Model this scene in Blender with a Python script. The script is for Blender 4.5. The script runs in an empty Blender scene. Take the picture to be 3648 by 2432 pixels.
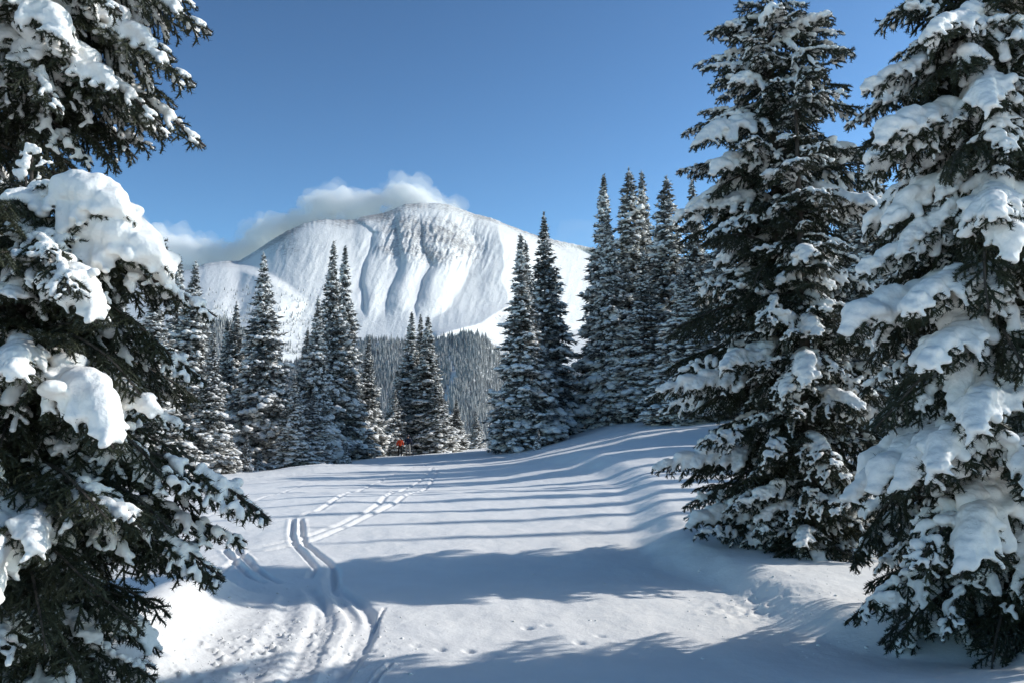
import bpy, bmesh, math, random
import numpy as np
from mathutils import Vector, Matrix, Euler

C = bpy.context.scene
COL = C.collection
PI = math.pi

# ------------------------------------------------------------------ camera
EYE = 1.70
FPX = 3243.0                      # focal length in pixels of the 3648 px wide photograph (32 mm)
HORIZ = 1537.0
PITCH = math.atan((HORIZ - 1216.0) / FPX)
cam_d = bpy.data.cameras.new('camera')
cam_d.lens = 32.0; cam_d.sensor_width = 36.0
cam_d.clip_start = 0.05; cam_d.clip_end = 60000.0
cam = bpy.data.objects.new('camera', cam_d); COL.objects.link(cam)
cam.location = (0, 0, EYE); cam.rotation_euler = (PI / 2 + PITCH, 0, 0)
C.camera = cam

# ------------------------------------------------------------------ light
SUN_EL = math.radians(29.0)
SKY_GAMMA = 1.6
SUN_AZ = math.radians(14.0)        # measured from +X towards +Y
world = bpy.data.worlds.new('World'); C.world = world; world.use_nodes = True
wn = world.node_tree; wn.nodes.clear()
sky = wn.nodes.new('ShaderNodeTexSky'); sky.sky_type = 'NISHITA'; sky.sun_disc = False
sky.sun_elevation = SUN_EL; sky.sun_rotation = PI / 2 - SUN_AZ
sky.altitude = 2800.0; sky.air_density = 1.0; sky.dust_density = 5.0; sky.ozone_density = 2.2
bg = wn.nodes.new('ShaderNodeBackground'); bg.inputs['Strength'].default_value = 0.092
wo = wn.nodes.new('ShaderNodeOutputWorld')
gam = wn.nodes.new('ShaderNodeGamma'); gam.inputs['Gamma'].default_value = SKY_GAMMA
wn.links.new(sky.outputs[0], gam.inputs[0]); tint = wn.nodes.new('ShaderNodeMix'); tint.data_type = 'RGBA'; tint.blend_type = 'MULTIPLY'; tint.inputs['Factor'].default_value = 1.0
tint.inputs['B'].default_value = (.87, .98, .81, 1)
wn.links.new(gam.outputs[0], tint.inputs['A']); wn.links.new(tint.outputs['Result'], bg.inputs[0]); wn.links.new(bg.outputs[0], wo.inputs[0])
sd = bpy.data.lights.new('sun', 'SUN'); sd.energy = 3.9; sd.angle = math.radians(0.7); sd.color = (1.0, 0.985, 0.96)
sun = bpy.data.objects.new('sun', sd); COL.objects.link(sun)
sun_vec = Vector((math.cos(SUN_EL) * math.cos(SUN_AZ), math.cos(SUN_EL) * math.sin(SUN_AZ), math.sin(SUN_EL)))
sun.rotation_euler = sun_vec.to_track_quat('Z', 'Y').to_euler()
sun.location = (60, 10, 60)
C.view_settings.view_transform = 'Standard'; C.view_settings.look = 'None'
C.view_settings.exposure = 0.0; C.view_settings.gamma = 1.0; C.view_settings.use_curve_mapping = False
C.cycles.max_bounces = 28; C.cycles.diffuse_bounces = 7; C.cycles.glossy_bounces = 1
C.cycles.transmission_bounces = 2; C.cycles.volume_bounces = 28; C.cycles.transparent_max_bounces = 8
C.cycles.caustics_reflective = False; C.cycles.caustics_refractive = False

# ------------------------------------------------------------------ helpers
def ray(px, py):
    x = (px - 1824.0) / FPX; y = (1216.0 - py) / FPX
    cp, sp = math.cos(PITCH), math.sin(PITCH)
    return np.array([x, cp - y * sp, sp + y * cp])
def at(px, py, Y):
    """world point seen at a place of the photograph, Y metres ahead"""
    r = ray(px, py)
    return np.array([0, 0, EYE]) + r * (Y / r[1])
def sstep(a, b, x):
    t = np.clip((x - a) / (b - a), 0, 1)
    return t * t * (3 - 2 * t)

def _hash(ix, iy, iz, seed):
    h = (ix.astype(np.int64) * 374761393 + iy.astype(np.int64) * 668265263 + iz.astype(np.int64) * 2147483647 + seed * 974711) & 0xffffffff
    h = ((h ^ (h >> 13)) * 1274126177) & 0xffffffff
    h = ((h ^ (h >> 16)) * 2246822519) & 0xffffffff
    return ((h ^ (h >> 15)) & 0xffffff) / float(0xffffff)
def vnoise2(x, y, seed=0):
    x0 = np.floor(x); y0 = np.floor(y); fx = x - x0; fy = y - y0
    fx = fx * fx * fx * (fx * (fx * 6 - 15) + 10); fy = fy * fy * fy * (fy * (fy * 6 - 15) + 10)
    z = np.zeros_like(x0)
    a = _hash(x0, y0, z, seed); b = _hash(x0 + 1, y0, z, seed); c = _hash(x0, y0 + 1, z, seed); d = _hash(x0 + 1, y0 + 1, z, seed)
    return (a * (1 - fx) + b * fx) * (1 - fy) + (c * (1 - fx) + d * fx) * fy
def fbm2(x, y, octaves=4, seed=0, gain=0.5):
    s = 0; a = 1; n = 0
    for o in range(octaves):
        k = 2.03 ** o; ca, sa = math.cos(o * 1.1), math.sin(o * 1.1)
        s = s + a * (vnoise2((x * ca - y * sa) * k + 17 * o, (x * sa + y * ca) * k + 31 * o, seed + o) - .5); n += a; a *= gain
    return s / n * 2
def vnoise3(p, seed=0):
    x, y, z = p[:, 0], p[:, 1], p[:, 2]
    x0, y0, z0 = np.floor(x), np.floor(y), np.floor(z); fx, fy, fz = x - x0, y - y0, z - z0
    fx = fx * fx * (3 - 2 * fx); fy = fy * fy * (3 - 2 * fy); fz = fz * fz * (3 - 2 * fz); r = 0
    for i in (0, 1):
        for j in (0, 1):
            for k in (0, 1):
                r = r + _hash(x0 + i, y0 + j, z0 + k, seed) * (fx if i else 1 - fx) * (fy if j else 1 - fy) * (fz if k else 1 - fz)
    return r
def fbm3(p, octaves=3, seed=0):
    s = 0; a = 1; n = 0
    for o in range(octaves):
        s = s + a * (vnoise3(p * 2.07 ** o + 13.7 * o, seed + o) - .5); n += a; a *= .5
    return s / n * 2

def raw_mesh(name, verts, faces, mats, smooth=True, mat_idx=None):
    """faces: (n,3) or (n,4) int array"""
    me = bpy.data.meshes.new(name)
    verts = np.asarray(verts, dtype=np.float32); faces = np.asarray(faces, dtype=np.int32)
    k = faces.shape[1]
    me.vertices.add(len(verts)); me.vertices.foreach_set('co', verts.ravel())
    me.loops.add(faces.size); me.loops.foreach_set('vertex_index', faces.ravel())
    me.polygons.add(len(faces)); me.polygons.foreach_set('loop_start', np.arange(0, faces.size, k, dtype=np.int32))
    me.polygons.foreach_set('use_smooth', np.full(len(faces), smooth, dtype=bool))
    for m in mats: me.materials.append(m)
    if mat_idx is not None: me.polygons.foreach_set('material_index', np.asarray(mat_idx, dtype=np.int32))
    me.update(calc_edges=True)
    return me
def link(name, me, parent=None, **props):
    o = bpy.data.objects.new(name, me); COL.objects.link(o)
    if parent: o.parent = parent
    for k, v in props.items(): o[k] = v
    return o
def thing(name, label, cat, loc=(0, 0, 0), rz=0, group=None):
    o = bpy.data.objects.new(name, None); COL.objects.link(o)
    o.empty_display_size = .2
    o.location = loc; o.rotation_euler = (0, 0, rz); o['label'] = label; o['category'] = cat
    if group: o['group'] = group
    return o
def grid_faces(nr, nc):
    i = np.arange((nr - 1) * (nc - 1)); r = i // (nc - 1); c = i % (nc - 1); a = r * nc + c
    return np.stack([a, a + 1, a + nc + 1, a + nc], 1)

# ------------------------------------------------------------------ materials
def new_mat(name):
    m = bpy.data.materials.new(name); m.use_nodes = True
    nt = m.node_tree; b = nt.nodes['Principled BSDF']
    return m, nt, b
def ramp(nt, fac, stops):
    r = nt.nodes.new('ShaderNodeValToRGB'); cr = r.color_ramp
    while len(cr.elements) < len(stops): cr.elements.new(.5)
    for e, (p, c) in zip(cr.elements, stops): e.position = p; e.color = (*c, 1)
    nt.links.new(fac, r.inputs[0]); return r.outputs[0]
def noise(nt, scale, detail=4, rough=.55, coords='Object', vec=None):
    tc = nt.nodes.new('ShaderNodeTexCoord'); n = nt.nodes.new('ShaderNodeTexNoise')
    n.inputs['Scale'].default_value = scale; n.inputs['Detail'].default_value = detail; n.inputs['Roughness'].default_value = rough
    nt.links.new(vec if vec else tc.outputs[coords], n.inputs['Vector']); return n
def bump(nt, b, height, dist, strength=1.0, prev=None):
    u = nt.nodes.new('ShaderNodeBump'); u.inputs['Distance'].default_value = dist; u.inputs['Strength'].default_value = strength
    nt.links.new(height, u.inputs['Height'])
    if prev: nt.links.new(prev, u.inputs['Normal'])
    nt.links.new(u.outputs[0], b.inputs['Normal']); return u.outputs[0]
def simple(name, col, rough=.8, spec=.2):
    m, nt, b = new_mat(name)
    b.inputs['Base Color'].default_value = (*col, 1); b.inputs['Roughness'].default_value = rough
    b.inputs['Specular IOR Level'].default_value = spec
    return m
def snow_material(name, fine, bump_d, col0=(.91, .875, .82), col1=(.95, .915, .86)):
    m, nt, b = new_mat(name)
    n = noise(nt, fine * .35, 3)
    nt.links.new(ramp(nt, n.outputs['Fac'], [(.35, col0), (.65, col1)]), b.inputs['Base Color'])
    b.inputs['Roughness'].default_value = .75; b.inputs['Specular IOR Level'].default_value = .25
    n1 = noise(nt, fine, 5, .6); p = bump(nt, b, n1.outputs['Fac'], bump_d, .6)
    n2 = noise(nt, fine * 9, 2, .6); bump(nt, b, n2.outputs['Fac'], bump_d * .16, .55, p)
    return m
M_GROUND = snow_material('ground_snow', 5.0, .03)
M_SNOW = snow_material('branch_snow', 20.0, .022, (.91, .875, .82), (.95, .915, .86))
def needle_material(name, c0, c1, scale, frost_scale, lo, hi):
    m, nt, b = new_mat(name)
    n = noise(nt, scale, 2); base = ramp(nt, n.outputs['Fac'], [(.3, c0), (.7, c1)])
    f = noise(nt, frost_scale, 3, .7); mr_ = nt.nodes.new('ShaderNodeMapRange'); mr_.inputs[1].default_value = lo; mr_.inputs[2].default_value = hi
    nt.links.new(f.outputs['Fac'], mr_.inputs[0]); mx_ = nt.nodes.new('ShaderNodeMix'); mx_.data_type = 'RGBA'; mx_.inputs['B'].default_value = (.62, .62, .61, 1)
    nt.links.new(mr_.outputs[0], mx_.inputs['Factor']); nt.links.new(base, mx_.inputs['A']); nt.links.new(mx_.outputs['Result'], b.inputs['Base Color'])
    b.inputs['Roughness'].default_value = .6; b.inputs['Specular IOR Level'].default_value = .25
    return m
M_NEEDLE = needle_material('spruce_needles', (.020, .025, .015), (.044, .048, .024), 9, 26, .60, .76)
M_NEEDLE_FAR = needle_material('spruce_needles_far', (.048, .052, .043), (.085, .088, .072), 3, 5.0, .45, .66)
m, nt, b = new_mat('bark')
n = noise(nt, 12, 5); nt.links.new(ramp(nt, n.outputs['Fac'], [(.3, (.035, .027, .022)), (.7, (.11, .088, .07))]), b.inputs['Base Color'])
b.inputs['Roughness'].default_value = .9; bump(nt, b, n.outputs['Fac'], .02, .8)
M_BARK = m

# ------------------------------------------------------------------ near terrain
TX = np.array([-120, -40, -22, -10, -4, 0, 2, 5.5, 10.4, 20, 40, 120.])
TZ = np.array([-6.0, -3.4, -2.35, -1.75, -1.38, -1.05, -.55, .35, .80, 1.9, 4.4, 12.]) + EYE
_fx = np.linspace(-130, 130, 2601); _fz = np.interp(_fx, TX, TZ)
_k = np.exp(-np.linspace(-2.5, 2.5, 31) ** 2); _k /= _k.sum()
_fz = np.convolve(np.pad(_fz, 15, mode='edge'), _k, 'valid')
def catmull(P, n=8):
    P = np.asarray(P, float); Q = np.vstack([2 * P[0] - P[1], P, 2 * P[-1] - P[-2]]); out = []
    for i in range(1, len(Q) - 2):
        for t in np.linspace(0, 1, n, endpoint=False):
            out.append(.5 * ((2 * Q[i]) + (-Q[i - 1] + Q[i + 1]) * t + (2 * Q[i - 1] - 5 * Q[i] + 4 * Q[i + 1] - Q[i + 2]) * t * t + (-Q[i - 1] + 3 * Q[i] - 3 * Q[i + 1] + Q[i + 2]) * t ** 3))
    out.append(P[-1]); return np.array(out)
def poly_dist(x, y, P):
    """signed distance (positive on the right of the line's direction) and arc position 0..1"""
    best = np.full(x.shape, 1e9); side = np.zeros(x.shape); arc = np.zeros(x.shape)
    seg = np.linalg.norm(np.diff(P, axis=0), axis=1); cum = np.r_[0, np.cumsum(seg)]; tot = cum[-1]
    for i in range(len(P) - 1):
        ax, ay = P[i]; dx, dy = P[i + 1] - P[i]; l2 = dx * dx + dy * dy + 1e-12
        t = np.clip(((x - ax) * dx + (y - ay) * dy) / l2, 0, 1)
        ex, ey = x - ax - t * dx, y - ay - t * dy; d = np.hypot(ex, ey); m = d < best
        best = np.where(m, d, best); side = np.where(m, np.sign(ex * dy - ey * dx), side); arc = np.where(m, (cum[i] + t * seg[i]) / tot, arc)
    return best, side, arc
def base_h(x, y):
    x = np.asarray(x, float); y = np.asarray(y, float)
    t = sstep(7, 56, y)
    z = np.interp(x, _fx, _fz) * t
    z = z + .17 * fbm2(x / 9 + 3, y / 11 + 5, 3, 11) * (.25 + .75 * sstep(8, 22, y))
    z = z + .035 * fbm2(x / 1.7, y / 2.2, 3, 12) + .03 * sstep(12, 20, y) * fbm2(x / 5, y / 2.4, 2, 14)
    z = z + .28 * np.exp(-((y - 17) / 6) ** 2 - ((x + 1) / 7) ** 2) - .12 * np.exp(-((y - 27) / 5) ** 2)
    z = z + .9 * sstep(-4.5, -14, x) * np.exp(-((y - 10) / 9) ** 2) * .5
    z = z + .50 * np.exp(-(((x - 4.2) / 1.9) ** 2 + ((y - 4.6) / 1.5) ** 2))
    z = z + .25 * np.exp(-(((x + 8) / 3) ** 2 + ((y - 38) / 3) ** 2))
    yc = 70 + 22 * sstep(0, 8, x)
    o = np.clip(y - yc, 0, None)
    z = z - np.where(o < 30, .0045 * o * o, 4.05 + .27 * (o - 30))
    return np.maximum(z, -118 + .02 * fbm2(x / 60, y / 60, 2, 5))
def hit(px, py, H=base_h):
    r = ray(px, py); ts = np.geomspace(2, 160, 2500)
    X, Y, Z = r[0] * ts, r[1] * ts, EYE + r[2] * ts
    k = np.nonzero(Z < H(X, Y))[0]
    i = k[0] if len(k) else len(ts) - 1
    return np.array([X[i], Y[i]])
def world_line(pts, H=base_h, n=8): return catmull([hit(*p, H) for p in pts], n)
BANK = world_line([(1985, 1618), (2090, 1634), (2200, 1660), (2300, 1705), (2370, 1775), (2420, 1880), (2470, 1975), (2600, 2040), (2740, 2085), (2880, 2150), (2990, 2225), (3200, 2290), (3450, 2320), (3700, 2345), (4300, 2380)], n=5)
MOUND = world_line([(760, 2100), (690, 2130), (600, 2200), (500, 2290), (400, 2400)], n=5)
def shape_h(x, y):
    z = base_h(x, y)
    near = (np.abs(x) < 40) & (y > 1) & (y < 70)
    xs, ys = x[near], y[near]
    d, s, a = poly_dist(xs, ys, BANK)
    sd_ = d * s * -1.0                                   # positive to the right of the bank's crest
    w = .38 + .03 * ys
    up = sstep(-w, 0.02 * w, sd_ + .10 * fbm2(xs / .5, ys / .5, 2, 71)) * (1 - .55 * sstep(0, 5, sd_)) * sstep(0, .12, a) * sstep(60, 46, ys)
    zz = z[near] + (.17 + .0035 * ys) * up
    d, s, a = poly_dist(xs, ys, MOUND)
    zz += .30 * np.exp(-(d / .42) ** 2) * sstep(0, .12, a) + .0 * a
    z = z.copy(); z[near] = zz
    return z
_shape_scalar = lambda X, Y: shape_h(np.atleast_1d(X), np.atleast_1d(Y))
def ground_z(x, y): return float(_shape_scalar(np.array([float(x)]), np.array([float(y)]))[0])
def wl(pts, n=8): return catmull([hit(*p, _shape_scalar) for p in pts], n)
# lines pressed into the snow: (points in the photograph, half width, depth, berm, clods)
TRACKS = [
    ([(1545, 1660), (1520, 1690), (1431, 1746), (1345, 1797), (1240, 1850), (1150, 1888), (1060, 1918), (940, 1945), (836, 1961), (700, 2010)], .05, .035, .014, .006),
    ([(1562, 1668), (1545, 1700), (1465, 1755), (1375, 1808), (1270, 1858), (1180, 1898), (1090, 1930), (960, 1960), (850, 1982), (690, 2035)], .05, .035, .014, .006),
    ([(1640, 1640), (1545, 1655), (1439, 1675), (1365, 1708), (1282, 1746), (1171, 1794), (1096, 1827), (985, 1856), (860, 1885)], .05, .028, .012, .012),
    ([(1180, 1705), (1060, 1735), (930, 1775), (760, 1830), (640, 1880)], .05, .018, .008, .012),
    ([(1380, 1640), (1120, 1672), (900, 1700), (660, 1745)], .10, .02, .01, .015),
    ([(1350, 1628), (1000, 1655), (680, 1690)], .12, .025, .015, .02),
    ([(1044, 1842), (1041, 1917), (1074, 1961), (1119, 2013), (1112, 2040), (1096, 2066)], .045, .045, .016, .008),
    ([(1070, 1842), (1082, 1924), (1141, 1976), (1182, 2013), (1188, 2050), (1200, 2095)], .045, .045, .016, .008),
    ([(799, 1955), (840, 2000), (896, 2058), (960, 2080)], .045, .04, .016, .008),
    ([(836, 1950), (880, 1995), (948, 2051), (1010, 2080)], .045, .04, .016, .008),
    ([(1186, 2013), (1200, 2095), (1282, 2147), (1316, 2199), (1307, 2259), (1267, 2333), (1208, 2423), (1150, 2520)], .07, .08, .02, .006),
    ([(1160, 2050), (1180, 2110), (1235, 2165), (1262, 2220), (1240, 2300), (1190, 2380), (1120, 2480)], .06, .05, .018, .012),
    ([(1100, 2090), (1140, 2150), (1134, 2200), (1096, 2289), (1040, 2400), (1000, 2500)], .07, .05, .022, .018),
    ([(1130, 2110), (1170, 2180), (1165, 2240), (1130, 2320), (1085, 2420), (1060, 2500)], .05, .04, .016, .016),
    ([(1040, 2110), (1022, 2192), (965, 2290), (890, 2393), (830, 2480)], .09, .03, .02, .020),
    ([(1372, 2160), (1352, 2200), (1330, 2245)], .015, .02, .006, .0),
    ([(1395, 2360), (1345, 2410), (1310, 2470)], .02, .035, .012, .0),
    ([(700, 2075), (850, 2066), (960, 2090), (1060, 2085), (1180, 2080), (1240, 2110)], .18, -.02, .0, .020),
]
PRINTS = [(1880, 2235), (1945, 2228), (2140, 2263), (2065, 2287), (1670, 2318), (1765, 2334), (1322, 2320), (1480, 2298), (1570, 2310), (2700, 2165), (2725, 2180), (2655, 2185), (2745, 2150)]
def full_h(x, y):
    z = shape_h(x, y)
    near = (np.abs(x) < 20) & (y > 2.5) & (y < 60)
    xs, ys = x[near], y[near]; dz = np.zeros(xs.shape)
    tr = sstep(.5, 1.0, 0 * xs + 1)
    for pts, w, dep, berm, clod in TRACKS:
        if w >= .05 and pts[0][1] > 2000: dep, berm, clod = dep * .62, berm * .4, clod * .28
        P = wl(pts, 7)
        lo = P.min(0) - 1; hi = P.max(0) + 1
        m = (xs > lo[0]) & (xs < hi[0]) & (ys > lo[1]) & (ys < hi[1])
        if not m.any(): continue
        X, Y = xs[m], ys[m]; wob = w * .5 * fbm2(X / .22, Y / .5, 3, 33)
        d, s, a = poly_dist(X, Y, P); d = np.abs(d * s + wob * .5); fade = sstep(0, .05, a) * sstep(1, .93, a)
        g = np.exp(-(d / w) ** 3)
        b_ = np.exp(-((d - 1.55 * w) / (.55 * w)) ** 2) * (.75 + .5 * vnoise2(X / .3, Y / .8, 8))
        rough = np.exp(-(d / (2.6 * w)) ** 2)
        cl = (np.maximum(fbm2(X / .045, Y / .055, 2, 55), 0) * 1.8 + .25 * fbm2(X / .14, Y / .3, 2, 56))
        nd = -dep * g + berm * b_ + clod * rough * cl
        dz[m] = np.where(dep > 0, np.minimum(dz[m], 0) * .3 + dz[m] * .7, dz[m]) + nd * fade
    for px, py in PRINTS:
        p = hit(px, py, _shape_scalar); rr = np.hypot((xs - p[0] + .3 * (ys - p[1])) / .040, (ys - p[1]) / .05)
        dz += -.022 * np.exp(-rr ** 3) * (.6 + .8 * math.sin(px) ** 2)
    # scattered clods thrown beside the tracks on the near left, scuffed patch on the right
    q = hit(920, 2330, _shape_scalar); k = np.exp(-(((xs - q[0]) / .75) ** 2 + ((ys - q[1]) / 1.3) ** 2))
    dz += .07 * k * np.clip(fbm2(xs / .06, ys / .07, 2, 91) - .30, 0, 1)
    q = hit(2700, 2165, _shape_scalar); k = np.exp(-(((xs - q[0]) / .5) ** 2 + ((ys - q[1]) / .5) ** 2))
    dz += .035 * k * np.clip(fbm2(xs / .08, ys / .08, 2, 92), -.3, 1)
    # trampled piste beyond: fine ruts running along the slope on the left far side
    far = sstep(22, 34, ys) * sstep(3, -6, xs)
    dz += .06 * far * fbm2((xs * .35 + ys * .0) / 1.3, ys / .55, 3, 77)
    dz += .012 * fbm2(xs / .35, ys / .6, 3, 78) * sstep(3, 6, ys)
    z = z.copy(); z[near] += dz
    return z
def build_ground():
    th = np.r_[np.linspace(-PI, -math.radians(36), 46, endpoint=False), np.linspace(-math.radians(36), math.radians(36), 690), np.linspace(math.radians(36), PI, 46)[1:]]
    r = np.r_[np.linspace(.05, 3.4, 14, endpoint=False), np.linspace(3.4 ** -.6, 95. ** -.6, 640) ** (-1 / .6), np.geomspace(96, 1100, 28)]
    R, T = np.meshgrid(r, th, indexing='ij'); X, Y = R * np.sin(T), R * np.cos(T)
    Z = full_h(X.ravel(), Y.ravel())
    me = raw_mesh('snow_ground', np.stack([X.ravel(), Y.ravel(), Z], 1), grid_faces(len(r), len(th))[:, ::-1], [M_GROUND])
    link('snow_ground', me, kind='structure')
build_ground()

# ------------------------------------------------------------------ far terrain
def dirs(U, V):
    x = (U - 1824.0) / FPX; y = (1216.0 - V) / FPX; cp, sp = math.cos(PITCH), math.sin(PITCH)
    D = np.stack([x, cp - y * sp, sp + y * cp], -1); return D / D[..., 1:2]
def mono(u, pts): p = np.array(pts, float); return np.interp(u, p[:, 0], p[:, 1])
def smooth_prof(u, pts, w=9):
    g = np.linspace(u.min() - 60, u.max() + 60, 4000); v = mono(g, pts); k = np.exp(-np.linspace(-2, 2, 41) ** 2); k /= k.sum()
    v = np.convolve(np.pad(v, 20, mode='edge'), k, 'valid'); return np.interp(u, g, v)
SKY_MAIN = [(-2500, 1350), (300, 1015), (500, 998), (600, 982), (680, 957), (740, 938), (805, 929), (850, 931), (906, 897), (964, 858), (1011, 830), (1059, 806), (1107, 789), (1165, 782), (1222, 784), (1265, 784), (1284, 772), (1318, 767), (1366, 760), (1413, 739), (1442, 728), (1476, 725), (1557, 725), (1605, 732), (1653, 748), (1691, 763), (1740, 774), (1831, 810), (1916, 841), (1993, 859), (2091, 880), (2400, 930), (3000, 1030), (6000, 1350)]
G0 = [(700, 1268), (770, 1268), (787, 1275), (830, 1337), (878, 1318), (959, 1291), (1021, 1289), (1098, 1299), (1300, 1330)]
G1 = [(700, 1395), (760, 1400), (815, 1413), (880, 1425), (935, 1432), (1007, 1404), (1069, 1385), (1107, 1375), (1300, 1370)]
G2 = [(700, 1495), (791, 1500), (868, 1509), (944, 1538), (997, 1504), (1045, 1490), (1102, 1485), (1300, 1470)]
G3 = [(700, 1600), (790, 1648), (850, 1690), (906, 1696), (1000, 1652), (1093, 1605), (1136, 1540), (1300, 1500)]
CR = [(700, 1770), (830, 1782), (900, 1796), (985, 1789), (1055, 1803), (1090, 1812), (1111, 1772), (1153, 1708), (1181, 1600), (1220, 1500), (1300, 1450)]
def relief(U, V):
    """metres of bulge toward the viewer on the main face"""
    wob = 10 * fbm2(U / 40, V / 55, 3, 21); u = U + wob
    g = [mono(V, c) for c in (G0, G1, G2, G3, CR)]
    R = np.zeros(U.shape)
    strength = sstep(735, 850, V)
    fadeb = sstep(1150, 1060, V)
    for i, (a, b, amp) in enumerate(((g[0], g[1], 58), (g[1], g[2], 58), (g[2], g[3], 80))):
        s = np.clip((u - a) / np.maximum(b - a, 20), 0, 1)
        R = R + amp * np.sin(PI * s ** .62) ** 1.1 * strength * fadeb
    # broad bowl between the third rib and the lit ridge on the right
    a, b = g[3], g[4]; s = (u - a) / np.maximum(b - a, 30)
    bowl = np.where(s < 0, 0, np.where(s < 1, 150 * s ** 1.1, 150 - 0.9 * np.clip(u - b, 0, 420)))
    R = R + np.where((u > a), bowl, 0) * sstep(740, 860, V) * sstep(1400, 1180, V)
    # left of the first gully the face turns to the right, at the far left it rounds away
    R = R + np.where(u < g[0], 70 * (1 - np.exp(-(g[0] - u) / 55)), 0) * sstep(770, 840, V) * fadeb
    R = R - .0016 * np.clip(1080 - U, 0, None) ** 2 * sstep(1000, 850, V)
    # rocky buttresses high on the ribs
    rock = np.exp(-((U - 1530) / 210) ** 4 - ((V - 850 - .1 * (U - 1500)) / 95) ** 4)
    rn = 1 - np.abs(fbm2(U / 24 + V / 62, V / 60, 4, 41)) * 2.2
    R = R + 26 * rock * (rn - .4) + 9 * rock * fbm2(U / 8, V / 9, 3, 42)
    # the lower shoulder standing before the main slope on the left
    cv = np.interp(U, [500, 805, 860, 905, 950, 1010, 1080, 1160], [930, 929, 938, 952, 968, 1002, 1050, 1110])
    R = R + 170 * sstep(-4, 34, V - cv) * sstep(1120, 900, U) * sstep(1420, 1250, V)
    # shallow gullies that run down to the left over the whole face
    R = R + 6 * (1 - 2.4 * np.abs(fbm2(U / 46 + V / 120, V / 210, 3, 47))) * sstep(780, 900, V) * sstep(1300, 1100, V)
    R = R + 9 * fbm2(U / 60, V / 60, 4, 43) + 1.5 * fbm2(U / 7 + V / 30, V / 10, 3, 44)
    return R, rock
m, nt, b = new_mat('mountain_snow_and_rock')
at_ = nt.nodes.new('ShaderNodeAttribute'); at_.attribute_name = 'rock'
n1 = noise(nt, .075, 8, .74); n2 = noise(nt, .006, 4, .6)
add = nt.nodes.new('ShaderNodeMath'); add.operation = 'MULTIPLY_ADD'; add.inputs[1].default_value = .55
nt.links.new(n2.outputs['Fac'], add.inputs[0]); nt.links.new(n1.outputs['Fac'], add.inputs[2])
mix = nt.nodes.new('ShaderNodeMath'); mix.operation = 'ADD'
nt.links.new(add.outputs[0], mix.inputs[0]); nt.links.new(at_.outputs['Fac'], mix.inputs[1])
fac = ramp(nt, mix.outputs[0], [(.98, (0, 0, 0)), (1.0, (1, 1, 1))])
mr = nt.nodes.new('ShaderNodeMapRange'); mr.inputs[1].default_value = .95; mr.inputs[2].default_value = 1.18
nt.links.new(mix.outputs[0], mr.inputs[0])
mx = nt.nodes.new('ShaderNodeMix'); mx.data_type = 'RGBA'
mx.inputs['A'].default_value = (.80, .79, .765, 1); mx.inputs['B'].default_value = (.27, .255, .25, 1)
nt.links.new(mr.outputs[0], mx.inputs['Factor']); nt.links.new(mx.outputs['Result'], b.inputs['Base Color'])
b.inputs['Roughness'].default_value = .85; b.inputs['Specular IOR Level'].default_value = .1
bump(nt, b, n1.outputs['Fac'], 9.0, .5)
M_MTN = m
def add_attr(me, name, vals):
    a = me.attributes.new(name, 'FLOAT', 'POINT'); a.data.foreach_set('value', np.asarray(vals, dtype=np.float32))
def build_mountain():
    us = np.r_[np.linspace(-1200, 560, 30, endpoint=False), np.linspace(560, 2250, 600), np.linspace(2250, 4600, 30)[1:]]
    vs = np.r_[np.linspace(0, 1, 215), 1.03, 1.10, 1.3]
    top = smooth_prof(us, SKY_MAIN); jag = 2.4 * fbm2(us / 14, us * 0, 3, 61)
    bot = np.full(us.shape, 1420.)
    T, U = np.meshgrid(vs, us, indexing='ij'); Tc = np.clip(T, 0, 1)
    V = bot[None] + (top - bot)[None] * Tc + jag[None] * Tc ** 40
    d = 2500 + (4300 - 2500) * Tc ** .9 + .85 * np.clip(U - 1200, -600, 900) * sstep(0, .7, Tc)
    d = d + 260 * Tc ** 6                                       # rounds off towards the skyline
    R, rock = relief(U, V)
    d = d - R * np.clip(Tc * 4, 0, 1) * sstep(1.0, .965, Tc) - 0 * U
    P = dirs(U, V) * d[..., None]; P[..., 2] += EYE
    back = np.clip(T - 1, 0, None)
    P[..., 1] += back * 1800; P[..., 2] -= back * 1100
    wind = .16 * np.exp(-((V - top[None]) / 26.) ** 2) + .13 * np.exp(-((U - 1040) / 80) ** 2 - ((V - 875) / 55) ** 2) + .08 * np.exp(-((U - 1220) / 60) ** 2 - ((V - 805) / 25) ** 2)
    rk = .31 * rock + 1.7 * wind + .2 * (V > 1120) * np.exp(-((U - 1780) / 130) ** 2) + .10 * np.exp(-((U - 2000) / 160) ** 2 - ((V - 930) / 70) ** 2) - .02
    me = raw_mesh('mountain', P.reshape(-1, 3), grid_faces(len(vs), len(us)), [M_MTN]); add_attr(me, 'rock', rk.ravel())
    link('mountain', me, kind='structure')
    return
build_mountain()
HILL_TOP = [(-2500, 1100), (300, 1130), (560, 1150), (700, 1150), (800, 1140), (860, 1180), (930, 1235), (1000, 1290), (1130, 1290), (1200, 1250), (1300, 1212), (1440, 1222), (1500, 1232), (1580, 1205), (1640, 1196), (1700, 1192), (1745, 1225), (1790, 1275), (1850, 1330), (1950, 1350), (2100, 1320), (2500, 1220), (3200, 1100), (6000, 1100)]
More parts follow.
